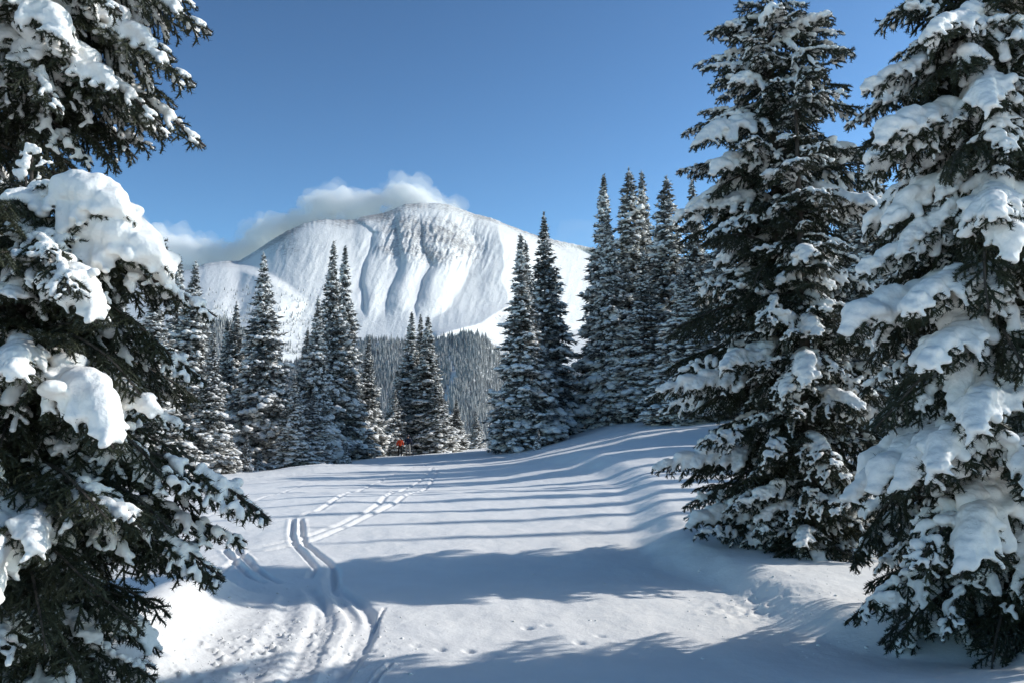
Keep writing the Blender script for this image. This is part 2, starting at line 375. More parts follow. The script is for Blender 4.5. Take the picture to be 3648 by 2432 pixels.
def hill_surface(U, T):
    top = np.interp(U, [p[0] for p in HILL_TOP], [p[1] for p in HILL_TOP]); Tc = np.clip(T, 0, 1)
    V = 2000 + (top - 2000) * Tc ** .85
    d = 640 + 1150 * Tc ** 1.25 + 70 * fbm2(U / 170, V / 120, 3, 83) * np.clip(Tc * 3, 0, 1)
    d = d - 60 * np.exp(-((U - 1700 + .35 * (V - 1200)) / 80) ** 2)
    P = dirs(U, V) * d[..., None]; P[..., 2] += EYE; back = np.clip(T - 1, 0, None)
    P[..., 1] += back * 1500; P[..., 2] -= back * 900
    return P, V
def build_hill():
    us = np.r_[np.linspace(-1800, 560, 24, endpoint=False), np.linspace(560, 2250, 170), np.linspace(2250, 5400, 30)[1:]]
    vs = np.r_[np.linspace(0, 1, 90), 1.06, 1.3]
    T, U = np.meshgrid(vs, us, indexing='ij'); P, V = hill_surface(U, T)
    me = raw_mesh('forested_hill', P.reshape(-1, 3), grid_faces(len(vs), len(us)), [M_MTN]); add_attr(me, 'rock', np.full(U.size, -.1))
    link('forested_hill', me, kind='structure')
    # the wood on it: thousands of tiny frosted spruces, one object
    rg = np.random.RandomState(5); n = 24000
    U = np.r_[rg.uniform(640, 1900, n), rg.uniform(1880, 2900, 7000)]; T = np.r_[.32 + .69 * rg.rand(n) ** .75, .34 + .66 * rg.rand(7000)]
    P, V = hill_surface(U, T)
    clear = np.exp(-((U - 1590 - 20 * np.sin(V / 40) - .12 * (V - 1300)) / 13) ** 2) * sstep(1250, 1290, V) * sstep(1540, 1480, V)
    edge = sstep(1185, 1215, V - .0 * U) + 1
    keep = (rg.rand(len(U)) > clear * .95) & (fbm2(U / 30, V / 30, 2, 84) > -.75)
    U, V, P = U[keep], V[keep], P[keep]; hgt = rg.uniform(6, 15, len(U)) * (.7 + .6 * vnoise2(U / 22, V / 16, 88)) * np.where(rg.rand(len(U)) < .1, 1.3, 1)
    # scattered trees up the white shoulder and the knob on the right
    def scatter(n, ulo, uhi, vlo, vhi, dfun, hlo, hhi, dens):
        u = rg.uniform(ulo, uhi, n); v = rg.uniform(vlo, vhi, n); k = rg.rand(n) < dens(u, v); u, v = u[k], v[k]
        p = dirs(u, v) * dfun(u, v)[..., None]; p[..., 2] += EYE; return p, rg.uniform(hlo, hhi, len(u))
    def dsh(u, v):
        top = np.interp(u, [p[0] for p in SKY_MAIN], [p[1] for p in SKY_MAIN]); tc = np.clip((v - 1420) / (top - 1420), 0, 1)
        return 2500 + 1800 * tc ** .9 + .85 * np.clip(u - 1200, -600, 900) * sstep(0, .7, tc) + 260 * tc ** 6 - relief(u, v)[0] * np.clip(tc * 4, 0, 1) - 6
        top = np.interp(u, [680, 740, 805, 860, 905, 950, 1000, 1060, 1130, 1200], [957, 938, 928, 936, 950, 965, 1000, 1055, 1120, 1180])
        t = np.clip((v - 1440) / (top - 1440), 0, 1)
        return 2050 + 900 * t + 160 * t ** 6 + .55 * np.clip(u - 900, -600, 600) + 16 * fbm2(u / 90, v / 90, 4, 64) - 1
    PA, HA = scatter(3800, 660, 1150, 1020, 1260, dsh, 7, 17, lambda u, v: .04 + .75 * sstep(1040, 1200, v) * (fbm2(u / 28, v / 22, 3, 85) > -.05) * (sstep(1000, 900, u) * .8 + .5 * (v > 1030) * (u > 980) * (u < 1140)))
    P = np.vstack([P, PA]); hgt = np.r_[hgt, HA]
    k = len(P); rad = hgt * rg.uniform(.13, .19, k); nside = 4
    ang = np.linspace(0, 2 * PI, nside, endpoint=False)[None] + rg.rand(k, 1) * 6
    j = rg.uniform(.7, 1.25, (k, nside))
    ring = lambda fr, fz: np.stack([P[:, 0:1] + np.cos(ang) * rad[:, None] * fr * j, P[:, 1:2] + np.sin(ang) * rad[:, None] * fr * j, P[:, 2:3] + hgt[:, None] * fz + 0 * ang], -1)
    tip = P + np.stack([0 * hgt, 0 * hgt, hgt], 1)
    v = np.concatenate([ring(1, .02), ring(.62, .42), tip[:, None]], 1).reshape(-1, 3)
    base = (np.arange(k) * (2 * nside + 1))[:, None]; f = []
    for i in range(nside):
        q = (i + 1) % nside
        f += [np.hstack([base + i, base + q, base + nside + i]), np.hstack([base + q, base + nside + q, base + nside + i]), np.hstack([base + nside + i, base + nside + q, base + 2 * nside])]
    me = raw_mesh('distant_trees', v, np.vstack(f), [M_FROST], smooth=False)
    link('distant_trees', me, kind='stuff')
m, nt, b = new_mat('frosted_conifer')
n = noise(nt, .35, 3, .7); nt.links.new(ramp(nt, n.outputs['Fac'], [(.30, (.19, .195, .19)), (.50, (.29, .295, .29)), (.70, (.42, .42, .415))]), b.inputs['Base Color'])
b.inputs['Roughness'].default_value = .9; M_FROST = m
build_hill()

# ------------------------------------------------------------------ snow blobs
def ico(sub):
    bm = bmesh.new(); bmesh.ops.create_icosphere(bm, subdivisions=sub, radius=1)
    v = np.array([x.co[:] for x in bm.verts]); f = np.array([[q.index for q in p.verts] for p in bm.faces]); bm.free(); return v, f
ICO1, ICO2 = ico(1), ico(2)
def blob_union(name, pts, rad, voxel, mat, smooth=4, namp=0.0, nscale=10, flat=.85):
    pts = np.asarray(pts); rad = np.asarray(rad); v0, f0 = ICO2; k = len(pts)
    s = np.array([1, 1, flat])
    V = (v0[None] * s * rad[:, None, None] + pts[:, None]).reshape(-1, 3); F = (f0[None] + (np.arange(k) * len(v0))[:, None, None]).reshape(-1, 3)
    me = raw_mesh(name + '_tmp', V, F, []); o = bpy.data.objects.new('tmp', me); COL.objects.link(o)
    md = o.modifiers.new('r', 'REMESH'); md.mode = 'VOXEL'; md.voxel_size = voxel; md.use_smooth_shade = True
    ms = o.modifiers.new('s', 'SMOOTH'); ms.factor = .5; ms.iterations = smooth
    dg = bpy.context.evaluated_depsgraph_get(); ev = o.evaluated_get(dg); out = bpy.data.meshes.new_from_object(ev, depsgraph=dg)
    out.name = name; bpy.data.objects.remove(o); bpy.data.meshes.remove(me)
    if namp:
        co = np.empty(len(out.vertices) * 3, dtype=np.float32); out.vertices.foreach_get('co', co); co = co.reshape(-1, 3)
        no = np.empty(len(out.vertices) * 3, dtype=np.float32); out.vertices.foreach_get('normal', no); no = no.reshape(-1, 3)
        co = co + no * (namp * fbm3(co * nscale, 3, 7))[:, None]; out.vertices.foreach_set('co', co.astype(np.float32).ravel())
    out.materials.clear(); out.materials.append(mat); out.update()
    return out

# ------------------------------------------------------------------ close-up branches
def twig_line(rg, p, d, L, n, sag, wob):
    pts = [p]; d = d / np.linalg.norm(d); st = L / n
    for i in range(n):
        d = d + np.array([0, 0, -sag / n]) + rg.normal(0, wob, 3) / n; d = d / np.linalg.norm(d); p = p + d * st; pts.append(p)
    return np.array(pts)
def make_branch(seed, L, sag=.35, width=.42, density=1.0):
    rg = np.random.RandomState(seed); twigs = []
    nax = 14; p = np.zeros(3); d = np.array([1, 0, .12]); ax = [p]
    for i in range(nax):
        t = i / nax; d = d + np.array([0, 0, (-sag + 1.5 * sag * max(0, t - .62)) / nax * 1.6]) + rg.normal(0, .035, 3) * np.array([0, 1, .6]); d /= np.linalg.norm(d)
        p = p + d * L / nax; ax.append(p)
    ax = np.array(ax); twigs.append((ax, 0, .0))
    axT = np.linspace(0, 1, nax + 1)
    pos = lambda t: np.array([np.interp(t, axT, ax[:, k]) for k in range(3)])
    sp = .050; nt_ = int(L / sp); side = 1
    for i in range(nt_):
        t = (.10 + .88 * (i + rg.uniform(-.3, .3)) / nt_); t = min(max(t, .06), .985)
        side = -side
        if rg.rand() < .06: continue
        tan = pos(min(t + .03, 1)) - pos(t - .03); tan /= np.linalg.norm(tan)
        lat = np.array([-tan[1], tan[0], 0]); lat /= np.linalg.norm(lat) + 1e-9
        ang = math.radians(rg.uniform(48, 66) - 18 * t)
        l = width * L * (1 - t) ** .75 * min(1, (t + .10) / .28) * rg.uniform(.50, 1.18) + .06
        d = tan * math.cos(ang) + lat * side * math.sin(ang) + np.array([0, 0, rg.normal(-.10, .16)])
        ns = max(4, int(l / .06)); tw = twig_line(rg, pos(t), d, l, ns, .60 + .6 * (l > .25), .26)
        twigs.append((tw, 1, t))
        if l > .09:
            m = int(l / .036 * density); s2 = 1
            for j in range(m):
                u = .14 + .82 * (j + rg.uniform(-.3, .3)) / m; s2 = -s2
                q = np.array([np.interp(u, np.linspace(0, 1, ns + 1), tw[:, k]) for k in range(3)])
                iu = min(int(u * ns), ns - 1); tt = tw[iu + 1] - tw[iu]; tt /= np.linalg.norm(tt)
                la = np.array([-tt[1], tt[0], 0]); la /= np.linalg.norm(la) + 1e-9
                l2 = (.30 * l * (1 - u) + .045) * rg.uniform(.7, 1.25); l2 = min(l2, .115)
                a2 = math.radians(rg.uniform(38, 60))
                d2 = tt * math.cos(a2) + la * s2 * math.sin(a2) + np.array([0, 0, rg.normal(-.15, .30)])
                twigs.append((twig_line(rg, q, d2, l2, 3, .35, .2), 2, t))
    return twigs
def branch_mesh(name, twigs, seed, per_m=420, wid=.0023, nlen=.029, mats=None, bare=False):
    rg = np.random.RandomState(seed + 99); V, F, MI = [], [], []; off = 0
    A, B = [], []
    for pts, lev, t in twigs:
        n = len(pts)
        r0 = (.004 + .011 * min(1.6, len(pts) and np.linalg.norm(pts[-1] - pts[0]))) if lev == 0 else (.0035 if lev == 1 else .0022)
        if bare: r0 *= 1.4
        if lev < 2 or bare:
            tan = np.gradient(pts, axis=0); tan /= np.linalg.norm(tan, axis=1)[:, None]
            u = np.cross(tan, [0.1, .3, 1.]); u /= np.linalg.norm(u, axis=1)[:, None]; w = np.cross(tan, u)
            k = 4; rr = r0 * np.linspace(1, .3, n)
            ring = np.stack([pts + (u * math.cos(2 * PI * i / k) + w * math.sin(2 * PI * i / k)) * rr[:, None] for i in range(k)], 1).reshape(-1, 3)
            V.append(ring); fs = []
            for i in range(n - 1):
                for j in range(k):
                    a, b_, c, e = i * k + j, i * k + (j + 1) % k, (i + 1) * k + (j + 1) % k, (i + 1) * k + j
                    fs += [[a, b_, c], [a, c, e]]
            F.append(np.array(fs) + off); MI.append(np.ones(len(fs))); off += len(ring)
        if lev > 0 and not bare:
            r1 = .0070; tan = np.gradient(pts, axis=0); tan /= np.linalg.norm(tan, axis=1)[:, None]
            u = np.cross(tan, [0.1, .3, 1.]); u /= np.linalg.norm(u, axis=1)[:, None]; w = np.cross(tan, u)
            rr = r1 * np.r_[np.ones(n - 1), .45]; k = 3
            ring = np.stack([pts + (u * math.cos(2 * PI * i / k) + w * math.sin(2 * PI * i / k)) * rr[:, None] for i in range(k)], 1).reshape(-1, 3)
            V.append(ring); fs = []
            for i in range(n - 1):
                for j in range(k):
                    a, b_, c, e = i * k + j, i * k + (j + 1) % k, (i + 1) * k + (j + 1) % k, (i + 1) * k + j
                    fs += [[a, b_, c], [a, c, e]]
            F.append(np.array(fs) + off); MI.append(np.zeros(len(fs))); off += len(ring)
        s = 0 if lev > 0 else int(n * .35)
        A.append(pts[s:-1]); B.append(pts[s + 1:])
    A, B = np.vstack(A), np.vstack(B); ln = np.linalg.norm(B - A, axis=1)
    if not bare:
        cnt = rg.poisson(ln * per_m); idx = np.repeat(np.arange(len(A)), cnt); m = len(idx)
        u = rg.rand(m)[:, None]; P = A[idx] * (1 - u) + B[idx] * u; D = (B - A)[idx] / ln[idx][:, None]
        R_ = rg.normal(size=(m, 3)); R_ -= (R_ * D).sum(1)[:, None] * D; R_ /= np.linalg.norm(R_, axis=1)[:, None]
        dr = D * rg.uniform(.25, .85, (m, 1)) + R_ * rg.uniform(.7, 1.0, (m, 1)) + np.array([0, 0, .10]); dr /= np.linalg.norm(dr, axis=1)[:, None]
        S = np.cross(dr, rg.normal(size=(m, 3))); S /= np.linalg.norm(S, axis=1)[:, None]
        l = nlen * rg.uniform(.7, 1.15, (m, 1)); w = wid
        v = np.stack([P - S * w, P + S * w, P + dr * l], 1).reshape(-1, 3)
        V.append(v); F.append((np.arange(m * 3).reshape(-1, 3)) + off); MI.append(np.zeros(m))
    return raw_mesh(name, np.vstack(V), np.vstack(F), [M_NEEDLE, M_BARK], smooth=False, mat_idx=np.concatenate(MI))
def branch_snow(name, twigs, seed, L, kind):
    rg = np.random.RandomState(seed + 7); pts, rad = [], []
    ax = twigs[0][0]; up = np.array([0, 0, 1.0]); axT = np.linspace(0, 1, len(ax))
    axp = lambda t: np.array([np.interp(t, axT, ax[:, k]) for k in range(3)])
    sc = .65 + .35 * L
    nz = lambda t, f, s_: vnoise2(np.array([t * f * L + s_]), np.array([seed * 1.37 + s_]), 3)[0]
    main = {'heavy': .078, 'light': .024, 'load': .115}[kind] * sc
    for i, t in enumerate(np.linspace(.05, .98, int(L / .022))):
        e = min(1, (1.02 - t) / .22) ** .6 * min(1, (t + .12) / .3)
        if kind == 'light' and nz(t, 9, 1) < .42: continue
        r = max(main * e * (.45 + 1.0 * nz(t, 7, 2)), .010)
        pts.append(axp(t) + up * r * .5 + rg.normal(0, .008, 3)); rad.append(r)
    ci = 0
    for tw, lev, t in twigs[1:]:
        l = np.linalg.norm(tw[-1] - tw[0]); twT = np.linspace(0, 1, len(tw))
        twp = lambda u: np.array([np.interp(u, twT, tw[:, k]) for k in range(3)])
        if lev == 1:
            side = 1 if tw[-1][1] > tw[0][1] else -1
            local = nz(t, 5, 5 + side)                        # whole groups of twigs loaded or swept bare
            if kind == 'light': on = rg.rand() < (.15 + 1.0 * local); lo, hi = rg.uniform(0, .45), rg.uniform(.5, .98)
            elif kind == 'heavy': on = rg.rand() < (.75 + .5 * local); lo, hi = 0, min(1, rg.uniform(.55, 1.0) * (.72 + .4 * local))
            else: on = True; lo, hi = 0, rg.uniform(.6, 1.0)
            if not on: continue
            n = max(2, int(l * (hi - lo) / .016)); base = {'heavy': .056, 'light': .021, 'load': .080}[kind] * sc * rg.uniform(.65, 1.3)
            for u in np.linspace(lo, hi, n):
                w = (1 - .50 * u) if kind != 'light' else (.8 + .5 * math.sin(u * 9 + seed + t * 30))
                r = max(base * w * (.40 + .60 * min(1, 3 * (1.03 - t))), .009)
                if kind == 'heavy' and u > .72: r *= 1.12
                pts.append(twp(u) + up * (r * .45 + .004)); rad.append(r)
        elif on and kind != 'load' and rg.rand() < (.20 if kind == 'heavy' else .38):
            for u in np.linspace(.1, .75, max(2, int(l / .015))):
                r = .0135 * sc * rg.uniform(.8, 1.25); pts.append(twp(u) + up * (r * .5 + .004)); rad.append(r)
    # rounded pillows sitting on the bough
    npil = {'heavy': int(3 * L + 1), 'light': int(4 * L + 1), 'load': int(12 * L + 5)}[kind]
    for k in range(npil):
        t = rg.uniform(.12, .9); off = np.clip(rg.normal(0, {'heavy': .10, 'light': .10, 'load': .12}[kind]), -.2, .2) * L * (1.15 - t)
        r = {'heavy': rg.uniform(.045, .09), 'light': rg.uniform(.028, .05), 'load': rg.uniform(.06, .12)}[kind] * sc
        q = axp(t) + np.array([0, off, -.25 * abs(off) + .25 * r]); pts.append(q); rad.append(r)
        for j in range(3): pts.append(q + rg.normal(0, .55 * r, 3) * [1, 1, .3]); rad.append(r * rg.uniform(.5, .8))
    if kind == 'load':                                         # tongues of snow that hang over the edge
        for k in range(int(9 * L + 4)):
            t = rg.uniform(.2, 1.0); sd2 = rg.choice([-1, 1]); y0 = sd2 * rg.uniform(.05, .26) * L * (1.1 - t)
            p0 = axp(min(t, .98)) + np.array([0, y0, -.02]); r = rg.uniform(.035, .06) * sc; n = rg.randint(3, 7)
            for j in range(n): pts.append(p0 + np.array([.02 * j * rg.rand(), sd2 * .022 * j, -.028 * j])); rad.append(r * (1 - .35 * j / n))
    vox = {'heavy': .0115, 'light': .0085, 'load': .0125}[kind] * (.62 + .38 * L)
    return blob_union(name, pts, rad, vox, M_SNOW, smooth={'heavy': 5, 'light': 2, 'load': 5}[kind], namp={'heavy': .015, 'light': .008, 'load': .034}[kind], nscale={'heavy': 17, 'light': 26, 'load': 8}[kind], flat={'heavy': .60, 'light': .8, 'load': .78}[kind])
SIZES = [.5, .9, 1.35, 1.9]; NVAR = [3, 4, 4, 2]
LIB = []                 # (size, branch mesh, {snow kind: mesh}, chord)
seed = 10
for L, nv in zip(SIZES, NVAR):
    for k in range(nv):
        seed += 1
        tw = make_branch(seed, L, sag=.30 + .18 * (k % 3), width=.46 if L < 1 else .38)
        bmesh_ = branch_mesh('branch', tw, seed, per_m=400 if L < 1.5 else 340)
        sn = {}
        for kd in ('heavy', 'light', 'load'):
            if kd == 'load' and k > 0: continue
            sn[kd] = branch_snow('snow_load', tw, seed, L, kd)
        LIB.append((L, bmesh_, sn, tw[0][0][-1].copy()))
BY = {L: [e for e in LIB if e[0] == L] for L in SIZES}
rnd = random.Random(4)
def pick(L, kind):
    s = min(SIZES, key=lambda q: abs(math.log(q / L)))
    c = BY[s]
    if kind == 'load': return c[0]
    return rnd.choice(c)
def put_branch(tree, base, az, pitch, L, kind, roll=0.0, name='branch'):
    """base relative to the tree's foot; pitch is the slope of the chord"""
    e = pick(L, kind); tip = e[3]; ch = float(np.linalg.norm(tip)); lp = math.atan2(tip[2], math.hypot(tip[0], tip[1])); la = math.atan2(tip[1], tip[0])
    o = link(name, e[1], tree); s = L / ch
    o.location = base; o.rotation_euler = (roll, -(pitch - lp), az - la); o.scale = (s, s, s)
    if kind and kind != 'bare':
        k = kind if kind in e[2] else 'heavy'
        link('snow_load', e[2][k], o, kind='stuff')
    return o
def aim_branch(tree, base, tip, kind, roll=0.0):
    d = np.asarray(tip, float) - np.asarray(base, float); L = float(np.linalg.norm(d))
    return put_branch(tree, Vector(base), math.atan2(d[1], d[0]), math.asin(d[2] / L), L, kind, roll)
def trunk_mesh(H, r, z0=-.4, seed=1, n=10, rings=26):
    t = np.linspace(0, 1, rings); z = z0 + (H - z0) * t; rr = r * (1 - t) ** .85 + .008
    a = np.linspace(0, 2 * PI, n, endpoint=False); rg = np.random.RandomState(seed)
    wx = .02 * H / 8 * np.sin(t * 5 + seed); wy = .02 * H / 8 * np.cos(t * 4 + seed)
    X = wx[:, None] + np.cos(a) * rr[:, None] * rg.uniform(.9, 1.1, (rings, n)); Y = wy[:, None] + np.sin(a) * rr[:, None] * rg.uniform(.9, 1.1, (rings, n))
    V = np.stack([X, Y, z[:, None] + 0 * X], -1).reshape(-1, 3); f = []
    for i in range(rings - 1):
        for j in range(n): f.append([i * n + j, i * n + (j + 1) % n, (i + 1) * n + (j + 1) % n, (i + 1) * n + j])
    return raw_mesh('trunk', V, f, [M_BARK])
def near_spruce(label, X, Y, H, prof, zlo, zhi, step, per, mix_, seed, pitch0=-.15, foot=None, az_range=None, r_trunk=.11):
    """a spruce whose crown radius follows prof (height, radius)"""
    global rnd
    rnd = random.Random(seed); z0 = ground_z(X, Y)
    t = thing('spruce_tree', label, 'tree', (X, Y, z0)); link('trunk', trunk_mesh(H - z0, r_trunk, seed=seed), t)
    z = zlo; a = rnd.random() * 6; pz = [p[0] for p in prof]; pr = [p[1] for p in prof]
    while z < zhi:
        rad = float(np.interp(z, pz, pr)); n = per if rad > .5 else max(4, int(per * .7))
        for k in range(n):
            a += 2.39996 + rnd.uniform(-.25, .25)
            az = a % (2 * PI)
            if az_range and not az_range(az): continue
            L = max(.16, rad * rnd.choice((rnd.uniform(.55, .9), rnd.uniform(.85, 1.18)))); zz = z + rnd.uniform(-.5, .5) * step
            hf = (zz - zlo) / max(H - zlo, .1)
            pitch = pitch0 + .75 * max(0, hf - .55) + rnd.uniform(-.26, .22)
            kind = rnd.choices(['heavy', 'light', 'load', 'bare'], mix_)[0]
            put_branch(t, Vector((0, 0, zz - z0 - L * math.sin(pitch) * .55)), az, pitch, L, kind, rnd.uniform(-.5, .5))
        z += step * rnd.uniform(.85, 1.15)
    # leader
    put_branch(t, Vector((0, 0, H - z0 - .3)), a, 1.45, .42, 'light')
    return t, z0
DA = 11.4
XA = at(2800, 2020, DA)[0]
tA, _ = near_spruce('taller snowy spruce of the joined pair right of centre, its top cut by the frame', XA, DA, 7.75,
    [(0, 1.25), (.6, 1.45), (2.2, 1.62), (3.2, 1.30), (4.2, 1.45), (5.0, 1.30), (6.0, 1.02), (6.8, .85), (7.3, .45), (7.7, .12)], .25, 7.6, .25, 8, (.13, .55, .0, .32), 31, -.22, r_trunk=.13)
for px, py, kd in ((2335, 1395, 'heavy'), (2322, 1672, 'heavy'), (2440, 1880, 'heavy'), (2410, 612, 'light'), (2440, 760, 'heavy'), (2500, 450, 'light'), (2530, 310, 'light'), (2528, 122, 'light'), (3040, 190, 'light'), (2580, 2010, 'light')):
    tip = at(px, py, DA - .25) ; aim_branch(tA, (0, 0, tip[2] - tA.location.z + .22), Vector(tip) - tA.location, kd)
DA2 = 10.7
tA2, _ = near_spruce('shorter snow-laden spruce with a snow-capped top, before the tall one right of centre', at(2890, 2000, DA2)[0], DA2, at(2885, 285, DA2)[2],
    [(0, .85), (1, .95), (2.5, .85), (4, .62), (5.2, .32), (5.9, .1)], .3, at(2885, 285, DA2)[2] - .15, .24, 7, (.20, .52, .0, .28), 32, -.25, r_trunk=.09)
DB = 7.0
tB, _ = near_spruce('big dark spruce at the right edge with thick fans of snow on drooping boughs', at(3600, 2200, DB)[0], DB, 6.7,
    [(0, 1.25), (.8, 1.42), (2, 1.40), (3.2, 1.30), (4.2, 1.05), (5.0, .74), (6, .36), (6.7, .1)], .10, 6.5, .21, 9, (.27, .27, .0, .46), 33, -.52, r_trunk=.16)
for px, py, dd, kd in ((2990, 1200, -.5, 'heavy'), (3060, 980, -.3, 'heavy'), (3075, 330, -.2, 'heavy'), (3240, 1120, -1.0, 'heavy'), (3300, 1320, -1.1, 'heavy'), (3330, 1700, -1.1, 'heavy'), (3000, 1800, -.3, 'heavy'), (3180, 1760, -.8, 'heavy'), (3420, 2050, -1.1, 'heavy'), (3020, 2210, -.3, 'light'), (3560, 780, -1.2, 'heavy'), (3120, 520, -.6, 'heavy'), (3330, 120, -.9, 'heavy'), (3480, 1560, -1.2, 'heavy')):
    tip = at(px, py, DB + dd); aim_branch(tB, (0, 0, tip[2] - tB.location.z + .45), Vector(tip) - tB.location, kd)
# left foreground: a tall spruce reaching in from outside the frame and a smaller loaded one before it
DC = 6.5
XC = at(-330, 1500, DC)[0]
tC, _ = near_spruce('tall spruce at the upper left with a dark snowy bough reaching into the blue sky', XC, DC, 9.6,
    [(0, .9), (3.2, .9), (3.6, 1.45), (4.4, 1.7), (6.2, 1.35), (9.6, .15)], .3, 9.2, .28, 7, (.08, .42, .0, .50), 34, -.25, r_trunk=.15)
for px, py, dz, dd, kd in ((765, 128, .12, 0, 'light'), (700, 60, .15, .3, 'light'), (728, 350, .28, -.1, 'light'), (640, 250, .3, .2, 'light'), (705, 500, .38, 0, 'light'), (560, 430, .4, -.3, 'light'), (600, 545, .42, .1, 'light'), (500, 560, .45, .3, 'bare'), (445, 645, .5, .2, 'bare'), (330, 590, .45, 0, 'light'), (420, 330, .35, -.4, 'heavy'), (300, 200, .3, -.6, 'heavy'), (560, 150, .2, -.2, 'heavy'), (450, 60, .2, -.5, 'light'), (260, 430, .4, -.5, 'light'), (640, 420, .4, .3, 'bare'), (560, 300, .4, .3, 'bare'), (400, 520, .5, .3, 'bare'), (660, 150, .3, .4, 'bare')):
    tip = at(px, py, DC + dd); aim_branch(tC, (0, 0, tip[2] - tC.location.z + dz + .55), Vector(tip) - tC.location, kd, rnd.uniform(-.3, .3))
DD = 5.5
XD = at(60, 1500, DD)[0]; HD = at(150, 560, DD)[2]
tD, _ = near_spruce('foreground spruce at the left edge buried under huge rounded lumps of snow', XD, DD, HD,
    [(0, .85), (.5, 1.1), (1.1, 1.35), (1.7, 1.2), (2.2, 1.0), (2.8, .72), (3.4, .3)], .1, HD - .2, .18, 7, (.08, .34, .0, .58), 35, -.22, r_trunk=.07)
for px, py, dz, dd, kd in ((450, 770, .18, -.3, 'load'), (590, 950, .25, -.2, 'load'), (250, 720, .10, -.1, 'heavy'), (770, 1130, .45, 0, 'light'), (640, 1080, .4, .1, 'bare'), (330, 1150, .4, -.8, 'heavy'), (735, 1360, .35, .1, 'light'), (560, 1480, .35, -.5, 'heavy'), (700, 1560, .35, .1, 'light'), (420, 1600, .45, -.9, 'heavy'), (60, 1350, .25, -1.0, 'heavy'), (965, 1850, .42, 0, 'light'), (880, 1930, .40, .2, 'light'), (790, 2060, .35, -.1, 'light'), (640, 1900, .30, -.4, 'bare'), (560, 2420, .15, -.2, 'light'), (480, 2230, .2, -.4, 'bare'), (600, 2180, .2, .1, 'bare'), (300, 2380, .1, -.6, 'bare'), (330, 2100, .2, -.8, 'bare'), (720, 1750, .38, -.2, 'light'), (250, 1050, .3, -.9, 'light'), (160, 900, .25, -.7, 'light'), (520, 1180, .4, -.2, 'bare'), (600, 1260, .4, -.1, 'bare'), (450, 1400, .4, -.6, 'bare'), (600, 1700, .4, -.3, 'bare'), (400, 1850, .3, -.8, 'bare')):
    tip = at(px, py, DD + dd); aim_branch(tD, (0, 0, tip[2] - tD.location.z + dz), Vector(tip) - tD.location, kd, rnd.uniform(-.2, .2))

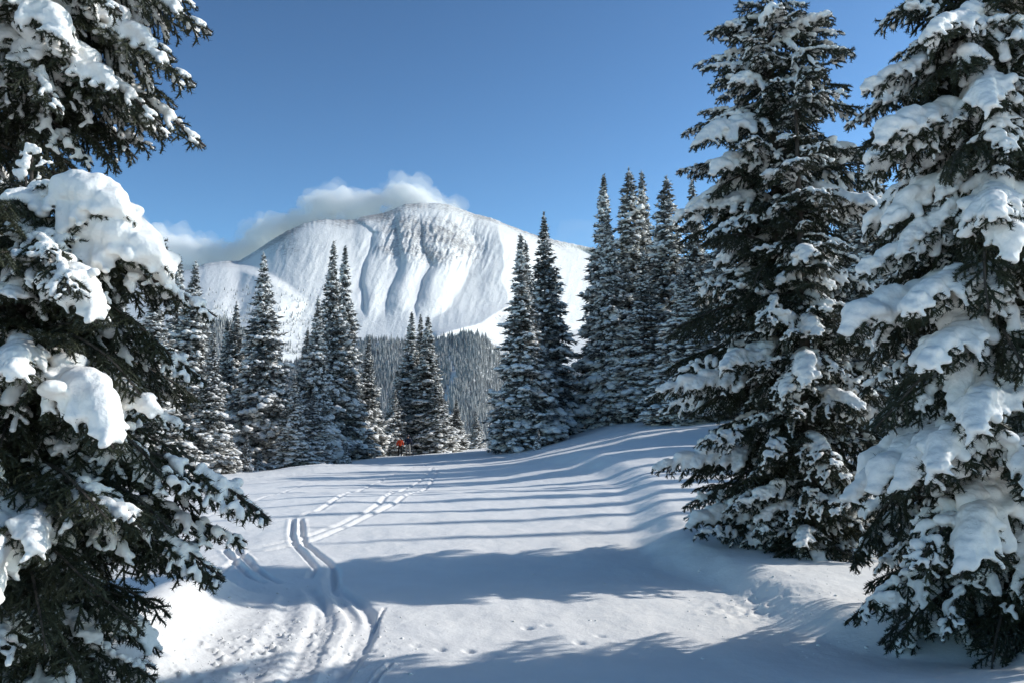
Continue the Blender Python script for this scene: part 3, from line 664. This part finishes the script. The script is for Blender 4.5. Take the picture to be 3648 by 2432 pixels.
# ------------------------------------------------------------------ middle-distance spruces
def mid_tree_parts(seed, H, R, spire=.8, snowy=1.0, gap=.2, low=.25):
    rg = np.random.RandomState(seed); v1, f1 = ICO1
    FV, SV, SF = [], [], []; so = 0
    z = low
    lean = np.zeros(2)
    while z < H - .12:
        t = z / H; r0 = R * (1 - t) ** spire * (1 if t > .12 else .80 + 1.6 * t) + .02
        r0 *= 1 + .28 * (vnoise2(np.array([z / .8]), np.array([seed * 3.1]), 3)[0] - .5)
        tip = min(1, .22 + r0 / .6)
        n = int(6 + 8 * r0 / 1.6 + (3 if r0 > .4 else 0)); a0 = rg.rand() * 6
        for k in range(n):
            a = a0 + 2 * PI * k / n + rg.normal(0, .2)
            if rg.rand() < .05: continue
            L = r0 * rg.uniform(.62, 1.12) * (1.28 if rg.rand() < .07 else 1)
            zz = z + rg.uniform(-.22, .22) * tip; pitch = -.50 + 1.1 * max(0, t - .5) + rg.normal(0, .30)
            ca, sa = math.cos(a), math.sin(a); cx, cy = lean * z
            m = max(3, int(L / .12)); ss = (np.arange(m) + .6) / m
            rx = L * ss * math.cos(pitch); rz = L * ss * math.sin(pitch) - .12 * L * ss ** 2 + .10 * L * (ss > .8)
            wdt = (.30 * L * np.sin(PI * np.clip(ss * .85 + .12, 0, 1)) + .07 * tip)
            px = cx + ca * rx; py = cy + sa * rx; pz = zz + rz - L * math.sin(pitch) * .4
            # foliage: spiky triangles to both sides, outward and hanging below
            for q in range(m):
                for s_ in (-1, 1, -1, 1, 0, 0):
                    wl_ = wdt[q] * rg.uniform(.8, 1.35) if s_ else .22 * tip
                    d = np.array([ca * .5 - sa * s_, sa * .5 + ca * s_, rg.uniform(-.7, .1)]) if s_ else np.array([ca * .8 + rg.normal(0, .3), sa * .8 + rg.normal(0, .3), rg.uniform(-.6, .5)])
                    d /= np.linalg.norm(d); p0 = np.array([px[q], py[q], pz[q]]) + rg.normal(0, .02, 3)
                    side = np.cross(d, rg.normal(size=3)); side /= np.linalg.norm(side) + 1e-9
                    w = (.036 + .026 * rg.rand()) * (.4 + .6 * tip)
                    FV.append(p0 - side * w); FV.append(p0 + side * w); FV.append(p0 + d * wl_)
            # snow pads
            nb = max(2, int(m * 2.0)); 
            for q in range(nb):
                u = rg.uniform(.25, 1.0) ** .7; i = min(int(u * m), m - 1)
                sz = (.055 + .085 * L) * rg.uniform(.5, 1.5) * (.8 + .2 * snowy); sz = min(sz, .23)
                off = rg.uniform(-.55, .55) * wdt[i]
                lump = vnoise3(np.array([[px[i], py[i], pz[i]]]) * 1.9 + seed, 9)[0]
                if rg.rand() > (.22 + 1.05 * lump) * snowy: continue
                sz = min(.17, sz * (.28 + .56 * lump)) * (.45 + .55 * tip)
                c = np.array([px[i] - sa * off, py[i] + ca * off, pz[i] + .04 + sz * .35 + rg.normal(0, .035)])
                V = v1 * np.array([sz * rg.uniform(.85, 1.3), sz * rg.uniform(.8, 1.15), sz * rg.uniform(.6, .95)]) * rg.uniform(.75, 1.25, (len(v1), 1))
                V = np.stack([V[:, 0] * ca - V[:, 1] * sa, V[:, 0] * sa + V[:, 1] * ca, V[:, 2] + (pitch + rg.normal(0, .35)) * .8 * V[:, 0]], 1) + c
                SV.append(V); SF.append(f1 + so); so += len(v1)
        z += gap * rg.uniform(.8, 1.2) * (.6 + .4 * min(1, r0 / (.6 * R)))
    # tip leader
    for k in range(14):
        zz = H - .12 + .012 * k; FV += [np.array([lean[0] * H - .02, lean[1] * H, zz]), np.array([lean[0] * H + .02, lean[1] * H, zz]), np.array([lean[0] * H + rg.normal(0, .05), lean[1] * H + rg.normal(0, .05), zz + .09])]
    FV = np.array(FV)
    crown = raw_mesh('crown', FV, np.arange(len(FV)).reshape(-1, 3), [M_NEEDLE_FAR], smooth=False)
    snow = raw_mesh('snow_cover', np.vstack(SV), np.vstack(SF), [M_SNOW_FAR])
    trunk = trunk_mesh(H * .84, H * .012, -.6, seed, 7, 10)
    return crown, snow, trunk
M_SNOW_FAR = snow_material('distant_branch_snow', 6.0, .03, (.85, .83, .79), (.95, .915, .86))
HM = 10.0
VAR = {}
for key, (sd_, R, spire, snowy, gap) in {'slim': (101, 1.15, 1.08, 1.0, .19), 'dense': (102, 1.45, 1.12, .95, .19), 'full': (103, 1.75, 1.05, .95, .21), 'white': (104, 1.50, 1.05, 1.35, .20), 'ragged': (105, 1.30, .80, 1.05, .23), 'dark': (106, 1.35, 1.02, .75, .19)}.items():
    VAR[key] = mid_tree_parts(sd_, HM, R, spire, snowy, gap)
SAP = mid_tree_parts(120, 2.2, .62, .8, 1.3, .17, .1)
PROTO = {}
rr = random.Random(8)
def copy_thing(src):
    c = src.copy(); COL.objects.link(c)
    for ch in [o for o in src.children]:
        d = ch.copy(); COL.objects.link(d); d.parent = c
    return c
def mid_tree(key, X, Y, H, wf, rz, label, group='snow-covered spruces along the slope', href=HM):
    if key not in PROTO:
        t = thing('spruce_tree', label, 'tree', (0, 0, 0), 0, group)
        cr, sn, tr = VAR[key] if key in VAR else SAP
        link('trunk', tr, t); link('crown', cr, t); link('snow_cover', sn, t, kind='stuff'); PROTO[key] = t; o = t
    else:
        o = copy_thing(PROTO[key])
    s = H / href; o.location = (X, Y, ground_z(X, Y)); o.scale = (s * wf, s * wf, s); o.rotation_euler = (rr.uniform(-.022, .022), rr.uniform(-.022, .022), rz)
    o['label'] = label; o['group'] = group
    return o
def pt(key, px, top, d, hw, label, group='snow-covered spruces along the slope'):
    """spruce whose top shows at (px, top) d metres ahead, hw = half width in photo pixels"""
    p = at(px, top, d); X = p[0]; H = p[2] - ground_z(X, d)
    if key == 'sapling': return mid_tree(key, X, d, H, 1, rr.random() * 6, label, group, 2.2)
    R = {'slim': 1.15, 'dense': 1.45, 'full': 1.75, 'white': 1.5, 'ragged': 1.3, 'dark': 1.35}[key]
    wf = hw * 1.70 / FPX * d / (R * 1.0) / (H / HM)
    return mid_tree(key, X, d, H, wf, rr.random() * 6, label, group)
L_ = 'snow-covered spruces left of the slope'; M_ = 'snow-covered spruces behind the two skiers'; R_ = 'snow-covered spruces right of the slope'
TREES = [
 ('slim', 632, 915, 47, 85, 'leftmost thin spruce spire showing against the cloud beside the foreground tree', L_),
 ('white', 681, 935, 43, 105, 'white-clumped spruce next to the foreground tree, second spire from the left', L_),
 ('dense', 755, 1180, 41, 75, 'shorter snowy spruce low beside the foreground tree, left of the pair before the white shoulder', L_),
 ('slim', 812, 1140, 53, 62, 'dark slim spruce left partner of the twin tops before the white shoulder', L_),
 ('dark', 843, 1080, 53, 66, 'dark spruce with a thin tip just left of the tall single spruce', L_),
 ('full', 958, 905, 50, 112, 'tall broad spruce standing alone against the white mountain shoulder', L_),
 ('white', 1088, 1170, 52, 66, 'bushy white-frosted spruce between the two tallest spruces on the left', L_),
 ('dense', 1177, 862, 55, 92, 'tallest spruce left of the skiers, its spire over the mountain face', L_),
 ('slim', 1233, 882, 58, 72, 'slender spruce behind the right side of the tallest left spruce', L_),
 ('white', 1135, 1060, 51, 70, 'snowy lower spruce in front of the tallest left spruce', L_),
 ('slim', 1205, 965, 60, 45, 'thin tip between the tallest left spruce and its slender partner', L_),
 ('dense', 1305, 1195, 62, 60, 'medium spruce at the right end of the left group, before the forest hill', L_),
 ('dense', 1265, 1330, 56, 60, 'small dense spruce at the foot of the left group near its right end', L_),
 ('white', 1050, 1330, 47, 58, 'low white spruce at the feet of the tall single spruce', L_),
 ('slim', 1413, 1318, 67, 45, 'small spruce just left of the triple-topped group behind the skiers', M_),
 ('white', 1402, 1385, 66, 48, 'small white spruce directly behind the skier in orange', M_),
 ('slim', 1461, 1115, 69, 62, 'left one of the three tops behind the skiers', M_),
 ('dense', 1503, 1125, 70, 66, 'middle one of the three tops behind the skiers', M_),
 ('slim', 1531, 1128, 68, 70, 'right one of the three tops behind the skiers', M_),
 ('full', 1560, 1330, 67, 62, 'lower spruce filling the right foot of the triple-topped group', M_),
 ('dense', 1624, 1420, 71, 38, 'little spruce right of the triple-topped group', M_),
 ('white', 1697, 1460, 75, 27, 'smallest spruce standing alone before the forest hill', M_),
 ('slim', 1858, 836, 49, 88, 'left spruce of the tall pair right of centre, lit on its left side', R_),
 ('dense', 1888, 860, 50, 88, 'second top tucked behind the left spruce of the tall pair', R_),
 ('dark', 1950, 762, 54, 98, 'dark right spruce of the tall pair right of centre, the higher top', R_),
 ('slim', 2137, 625, 56, 88, 'needle-thin tall spire left of the high right-hand group', R_),
 ('white', 2180, 745, 54, 92, 'spruce tucked between the thin spire and the highest broad top', R_),
 ('ragged', 2250, 606, 59, 100, 'highest broad-topped spruce of the right-hand group', R_),
 ('slim', 2290, 612, 60, 85, 'thin top close behind the broad-topped spruce of the right-hand group', R_),
 ('ragged', 2365, 634, 55, 105, 'snowy blunt-topped spruce at the right of the high group', R_),
 ('dense', 2484, 645, 52, 110, 'spruce behind the left boughs of the near tree, its top just clearing them', R_),
 ('dense', 2300, 900, 52, 100, 'lower spruce filling the foot of the high right-hand group', R_),
 ('white', 2440, 960, 46, 110, 'snowy spruce half hidden behind the near tree boughs', R_),
 ('full', 2580, 640, 50, 120, 'spruce hidden deep behind the tall near tree, left one', R_),
 ('dense', 2700, 560, 46, 130, 'spruce hidden deep behind the tall near tree, middle one', R_),
 ('white', 2990, 640, 40, 130, 'sunlit spruce showing between the two near trees on the right', R_),
 ('slim', 3091, 460, 38, 120, 'thin-topped spruce peeking out between the two near trees on the right', R_),
 ('dense', 2860, 700, 36, 130, 'spruce hidden behind the near pair, right of its trunks', R_),
 ('full', 3250, 500, 33, 150, 'spruce hidden behind the big right-edge tree', R_),
 ('white', 560, 1010, 38, 120, 'spruce mostly hidden behind the left foreground tree, nearest its edge', L_),
 ('dense', 430, 980, 42, 120, 'spruce hidden behind the middle of the left foreground tree', L_),
 ('full', 250, 960, 36, 130, 'spruce hidden behind the left part of the left foreground tree', L_),
 ('dense', 60, 900, 34, 130, 'spruce hidden behind the left foreground tree at the frame edge', L_),
 ('dense', 720, 1320, 44, 70, 'low spruce crowding the left tree line beside the foreground boughs', L_),
 ('full', 900, 1290, 57, 70, 'shadowed spruce closing the gap left of the tall single spruce', L_),
 ('white', 1120, 1390, 50, 55, 'small frosted spruce between the tall single spruce and the tallest one', L_),
 ('dense', 1350, 1420, 68, 45, 'little frosted spruce left of the triple-topped group, beside the skiers', M_),
 ('sapling', 879, 1556, 45, 20, 'tiny snowy sapling at the foot of the tall single spruce', L_),
 ('sapling', 925, 1600, 46, 20, 'knee-high snow-capped seedling right of the tiny sapling', L_),
 ('sapling', 1915, 1528, 46, 30, 'little snow-bent sapling at the foot of the tall pair', R_),
 ('sapling', 700, 1600, 38, 20, 'short snowy sapling at the left tree line beside the foreground boughs', L_),
 ('sapling', 1235, 1575, 50, 20, 'small sapling under the slender spruce at the left tree line', L_),
]
for a in TREES: pt(*a)
# spruces beyond the right edge of the frame: they throw the striped shadows over the slope
cast = [(9.4, 12.9, 13.0), (8.3, 8.15, 9.2), (12.0, 13.7, 13.5)]
for x, yc, h in ((16.0, 13.3, 10.4), (15.2, 14.7, 10.2), (15.0, 16.6, 11.4), (15.8, 18.2, 12.0), (16.5, 20.4, 12.4), (15.6, 22.8, 11.6), (17.5, 25.6, 13.0), (16.8, 28.4, 12.0), (18.5, 31.5, 13.6), (17.5, 35.5, 12.6), (19.5, 39.0, 14.0), (19, 43.5, 13.5), (23, 21.5, 14.5)):
    cast.append((x, yc + math.tan(SUN_AZ) * x, h))
CAST_LABELS = ['spruce glimpsed through the right-edge tree, nearest of those behind it', 'spruce behind the right-edge tree, second nearest and close to the frame edge',
    'dark spruce behind the middle of the right-edge tree', 'slim spruce behind the trunk side of the right-edge tree', 'slim spruce farther back behind the right-edge tree boughs',
    'spruce showing in the gap left of the right-edge tree, low down', 'farthest spruce in the gap between the two big right-hand trees', 'small spruce top deep behind the big right-hand trees', 'spruce deep in the shade behind the big right-hand trees']
for i, (x, y, h) in enumerate(cast):
    u = 1824 + FPX * x / y
    if u > 3850: lab, grp = 'tall snowy spruce standing beyond the right edge of the view', 'spruces beyond the right edge of the view'
    else: lab, grp = CAST_LABELS.pop(0), 'spruces behind the two big trees on the right'
    mid_tree(['slim', 'slim', 'dark', 'slim'][i % 4], x, y, h, .95 if i < 3 else .72, rr.random() * 6, lab, grp)

# ------------------------------------------------------------------ clouds behind the ridge
def build_cloud():
    rg = np.random.RandomState(3)
    prof = [(330, 850), (450, 815), (575, 812), (640, 822), (700, 850), (760, 868), (810, 872), (870, 842), (930, 792), (985, 772), (1030, 780), (1062, 740), (1095, 700), (1150, 680), (1220, 678), (1300, 690), (1370, 672), (1410, 648), (1450, 645), (1490, 668), (1530, 700), (1600, 722), (1660, 745), (1700, 770)]
    pu = np.array([p[0] for p in prof]); pv = np.array([p[1] for p in prof]); pts, rad = [], []
    sky_v = lambda u: np.interp(u, [p[0] for p in SKY_MAIN], [p[1] for p in SKY_MAIN])
    D = 6300.
    for k in range(420):
        u = rg.uniform(330, 1640); top = np.interp(u, pu, pv); low = min(sky_v(u) + 30, 990)
        v = top + (low - top) * rg.rand() ** 1.3; r = rg.uniform(12, 40) * min(1, (low - top) / 120 + .2)
        v = max(v, top + r * .95); dd = D + rg.uniform(-70, 70)
        p = at(u, v, dd); pts.append(p); rad.append(r / FPX * D)
    pts = np.array(pts); rad = np.array(rad)
    link('cloud', blob_union('cloud', pts + [0, 0, -22], rad * .80, 17., M_CLOUD, smooth=2, namp=60, nscale=1 / 80., flat=.85), kind='stuff')
    link('cloud_veil', blob_union('cloud_veil', pts, rad * 1.08, 20., M_VEIL, smooth=2, namp=95, nscale=1 / 85., flat=.9), kind='stuff')
    link('cloud_edge', blob_union('cloud_edge', pts + rg.normal(0, 26, pts.shape), rad * 1.38, 24., M_EDGE, smooth=2, namp=130, nscale=1 / 110., flat=.9), kind='stuff')
    # blown snow trailing off the right skyline
    pts, rad = [], []
    for k in range(60):
        u = rg.uniform(1960, 2120); v = np.interp(u, [1960, 2000, 2120], [850, 815, 800]) + rg.uniform(-5, 60); pts.append(at(u, v, D + 150)); rad.append(rg.uniform(16, 34) / FPX * D)
    link('blown_snow', blob_union('blown_snow', pts, rad, 22., M_WISP, smooth=3, namp=50, nscale=1 / 120.), kind='stuff')
def volume_mat(name, dens, col=(1, 1, 1), aniso=.0):
    m = bpy.data.materials.new(name); m.use_nodes = True; nt = m.node_tree; nt.nodes.clear()
    v = nt.nodes.new('ShaderNodeVolumePrincipled'); o = nt.nodes.new('ShaderNodeOutputMaterial')
    v.inputs['Color'].default_value = (*col, 1); v.inputs['Density'].default_value = dens; v.inputs['Anisotropy'].default_value = aniso
    nt.links.new(v.outputs[0], o.inputs['Volume']); return m
M_CLOUD = volume_mat('cloud_vapour', .016); M_VEIL = volume_mat('cloud_veil_vapour', .009); M_EDGE = volume_mat('cloud_edge_vapour', .0024); M_WISP = volume_mat('blown_snow_vapour', .0007)
build_cloud()

# ------------------------------------------------------------------ the two skiers
def skin_body(name, joints, edges, radii, mat, sub=1):
    me = bpy.data.meshes.new(name); me.from_pydata(joints, edges, []); o = bpy.data.objects.new('tmp', me); COL.objects.link(o)
    md = o.modifiers.new('k', 'SKIN'); md.use_smooth_shade = True
    for i, r in enumerate(radii): me.skin_vertices[0].data[i].radius = r if isinstance(r, tuple) else (r, r)
    me.skin_vertices[0].data[0].use_root = True
    ms = o.modifiers.new('s', 'SUBSURF'); ms.levels = sub; ms.render_levels = sub
    dg = bpy.context.evaluated_depsgraph_get(); out = bpy.data.meshes.new_from_object(o.evaluated_get(dg), depsgraph=dg); out.name = name
    bpy.data.objects.remove(o); out.materials.clear(); out.materials.append(mat); return out
def ellipsoid(name, c, s, mat):
    v, f = ICO2; v = v * np.array(s) + np.array(c); return raw_mesh(name, v, f, [mat])
def box_mesh(name, x0, x1, y0, y1, z0, z1, mat, tip=0):
    v = [(x0, y0, z0), (x1, y0, z0), (x1, y1, z0), (x0, y1, z0), (x0, y0, z1), (x1, y0, z1), (x1, y1, z1), (x0, y1, z1)]
    if tip:
        v += [(x0 + .01, y1 + .12, z0 + tip), (x1 - .01, y1 + .12, z0 + tip), (x1 - .01, y1 + .12, z1 + tip), (x0 + .01, y1 + .12, z1 + tip)]
        f = [(0, 3, 2, 1), (4, 5, 6, 7), (0, 1, 5, 4), (0, 4, 7, 3), (1, 2, 6, 5), (3, 8, 9, 2), (7, 6, 10, 11), (3, 7, 11, 8), (2, 9, 10, 6), (8, 11, 10, 9)]
    else: f = [(0, 3, 2, 1), (4, 5, 6, 7), (0, 1, 5, 4), (0, 4, 7, 3), (1, 2, 6, 5), (2, 3, 7, 6)]
    return raw_mesh(name, v, f, [mat], smooth=False)
M_SKIN = simple('skin', (.45, .28, .2)); M_ORANGE = simple('orange_cloth', (.46, .055, .02)); M_BLACK = simple('black_cloth', (.012, .012, .014))
M_NAVY = simple('navy_cloth', (.014, .019, .042)); M_GREY = simple('grey_cloth', (.30, .29, .27)); M_HELM = simple('helmet_shell', (.02, .02, .03), .35, .5); M_SKI = simple('ski_base', (.06, .06, .07), .4, .5)
def skier(label, X, Y, h, rz, jacket, pants, arm_out, ski_label):
    z = ground_z(X, Y); t = thing('person', label, 'person', (X, Y, z + .02), rz, 'skiers on the slope'); k = h / 1.78
    S = lambda *p: tuple(c * k for c in p)
    J = [S(0, 0, .96), S(0, .02, 1.18), S(0, .03, 1.40), S(0, .02, 1.50), S(0, .03, 1.64), S(0, .03, 1.74),
         S(-.10, 0, .90), S(-.13, .05, .50), S(-.14, -.02, .10), S(-.14, .12, .05), S(.10, 0, .90), S(.14, .06, .50), S(.15, -.01, .10), S(.15, .13, .05),
         S(-.19, .02, 1.42), S(-.27, .0, 1.16), S(-.25 - arm_out, .16, .98), S(.19, .02, 1.42), S(.28, .0, 1.16), S(.27 + arm_out, .16, .98)]
    E = [(0, 1), (1, 2), (2, 3), (3, 4), (4, 5), (0, 6), (6, 7), (7, 8), (8, 9), (0, 10), (10, 11), (11, 12), (12, 13), (2, 14), (14, 15), (15, 16), (2, 17), (17, 18), (18, 19)]
    Rr = [.13, .12, .14, .055, .09, .07, .085, .06, .045, .04, .085, .06, .045, .04, .055, .045, .035, .055, .045, .035]
    link('body', skin_body('body', J, E, [r * k * .82 for r in Rr], M_SKIN), t)
    up = [0, 1, 2, 14, 15, 16, 17, 18, 19]; mp = {j: i for i, j in enumerate(up)}
    jc = skin_body('jacket', [S(0, 0, .84)] + [J[j] for j in up], [(0, 1), (1, 2), (2, 3), (3, 4), (4, 5), (5, 6), (3, 7), (7, 8), (8, 9)], [(.19 * k, .14 * k), .175 * k, .165 * k, .175 * k, .085 * k, .075 * k, .06 * k, .085 * k, .075 * k, .06 * k], jacket)
    link('jacket', jc, t)
    pj = [J[0], J[6], J[7], S(-.14, -.02, .12), J[10], J[11], S(.15, -.01, .12)]
    link('trousers', skin_body('trousers', pj, [(0, 1), (1, 2), (2, 3), (0, 4), (4, 5), (5, 6)], [.135 * k, .105 * k, .085 * k, .085 * k, .105 * k, .085 * k, .085 * k], pants), t)
    link('helmet', ellipsoid('helmet', S(0, .02, 1.70), (.115 * k, .135 * k, .12 * k), M_HELM), t)
    for s in (-1, 1):
        link('boot', ellipsoid('boot', S(.145 * s, .04, .09), (.06 * k, .16 * k, .10 * k), M_BLACK), t)
        link('glove', ellipsoid('glove', (s * (.26 + arm_out) * k, .19 * k, .96 * k), (.05, .06, .06), M_BLACK), t)
    s_ = thing('skis', ski_label, 'skis', (X, Y, z), rz)
    for s in (-1, 1): link('ski', box_mesh('ski', .145 * s * k - .045, .145 * s * k + .045, -.75, .80, .0, .03, M_SKI, .07), s_)
p1 = at(1425, 1612, 62); p2 = at(1453, 1608, 63.2)
skier('person in an orange jacket and black trousers, seen from behind, the shorter skier', p1[0], 62, 1.28 * 62 / 62, .15, M_ORANGE, M_BLACK, .03, 'dark skis under the person in the orange jacket')
skier('person in a dark blue jacket and pale trousers, seen from behind, the taller skier', p2[0], 63.2, 1.45, -.2, M_NAVY, M_GREY, .08, 'dark skis under the person in the dark blue jacket')

# ------------------------------------------------------------------ crumbs of snow thrown from the tracks and dropped from the boughs
def crumbs():
    rg = np.random.RandomState(17); v1, f1 = ICO1; V, F, off = [], [], 0; pts = []
    for (px, py), sx, sy, n in (((900, 2330), .35, .8, 260), ((1120, 2250), .5, .8, 160), ((1290, 2300), .25, .5, 60), ((2680, 2160), .45, .5, 120), ((2500, 2030), .9, .5, 60), ((2900, 2250), .7, .4, 60), ((800, 2080), .8, .4, 90), ((1500, 2300), 1.6, .7, 40)):
        q = hit(px, py, _shape_scalar); pts += [(q[0] + rg.normal(0, sx), q[1] + rg.normal(0, sy)) for _ in range(int(n * .55))]
    P = np.array(pts); Z = full_h(P[:, 0], P[:, 1])
    for (x, y), z in zip(P, Z):
        r = rg.uniform(.004, .010) if rg.rand() < .85 else rg.uniform(.01, .022)
        V.append(v1 * r * rg.uniform(.6, 1.25, (len(v1), 1)) * [1, 1, .75] + [x, y, z + r * .05]); F.append(f1 + off); off += len(v1)
    link('snow_crumbs', raw_mesh('snow_crumbs', np.vstack(V), np.vstack(F), [M_SNOW]), kind='stuff')
crumbs()

# ------------------------------------------------------------------ thin mountain air
def build_haze():
    lo = np.full(3, 1e9); hi = -lo
    for o in C.objects:
        if o.type != 'MESH' or o.parent or o.name.split('.')[0] in ('cloud', 'cloud_veil', 'cloud_edge', 'blown_snow'): continue
        b = np.array([o.matrix_world @ Vector(c) for c in o.bound_box]); lo = np.minimum(lo, b.min(0)); hi = np.maximum(hi, b.max(0))
    lo -= [20, 20, 1]; hi += [20, 20, 12]
    print('HAZE', lo, hi)
    me = box_mesh('haze', lo[0], hi[0], lo[1], hi[1], lo[2], hi[2], volume_mat('mountain_air', 1.0e-5, (.93, .96, 1.0)))
    link('haze', me, kind='stuff')
build_haze()

_c = {}
for m in bpy.data.meshes:
    if m.users: _c[m.name.split('.')[0]] = _c.get(m.name.split('.')[0], 0) + len(m.loops) - 2 * len(m.polygons)
print('TRIS', sum(_c.values()), _c)
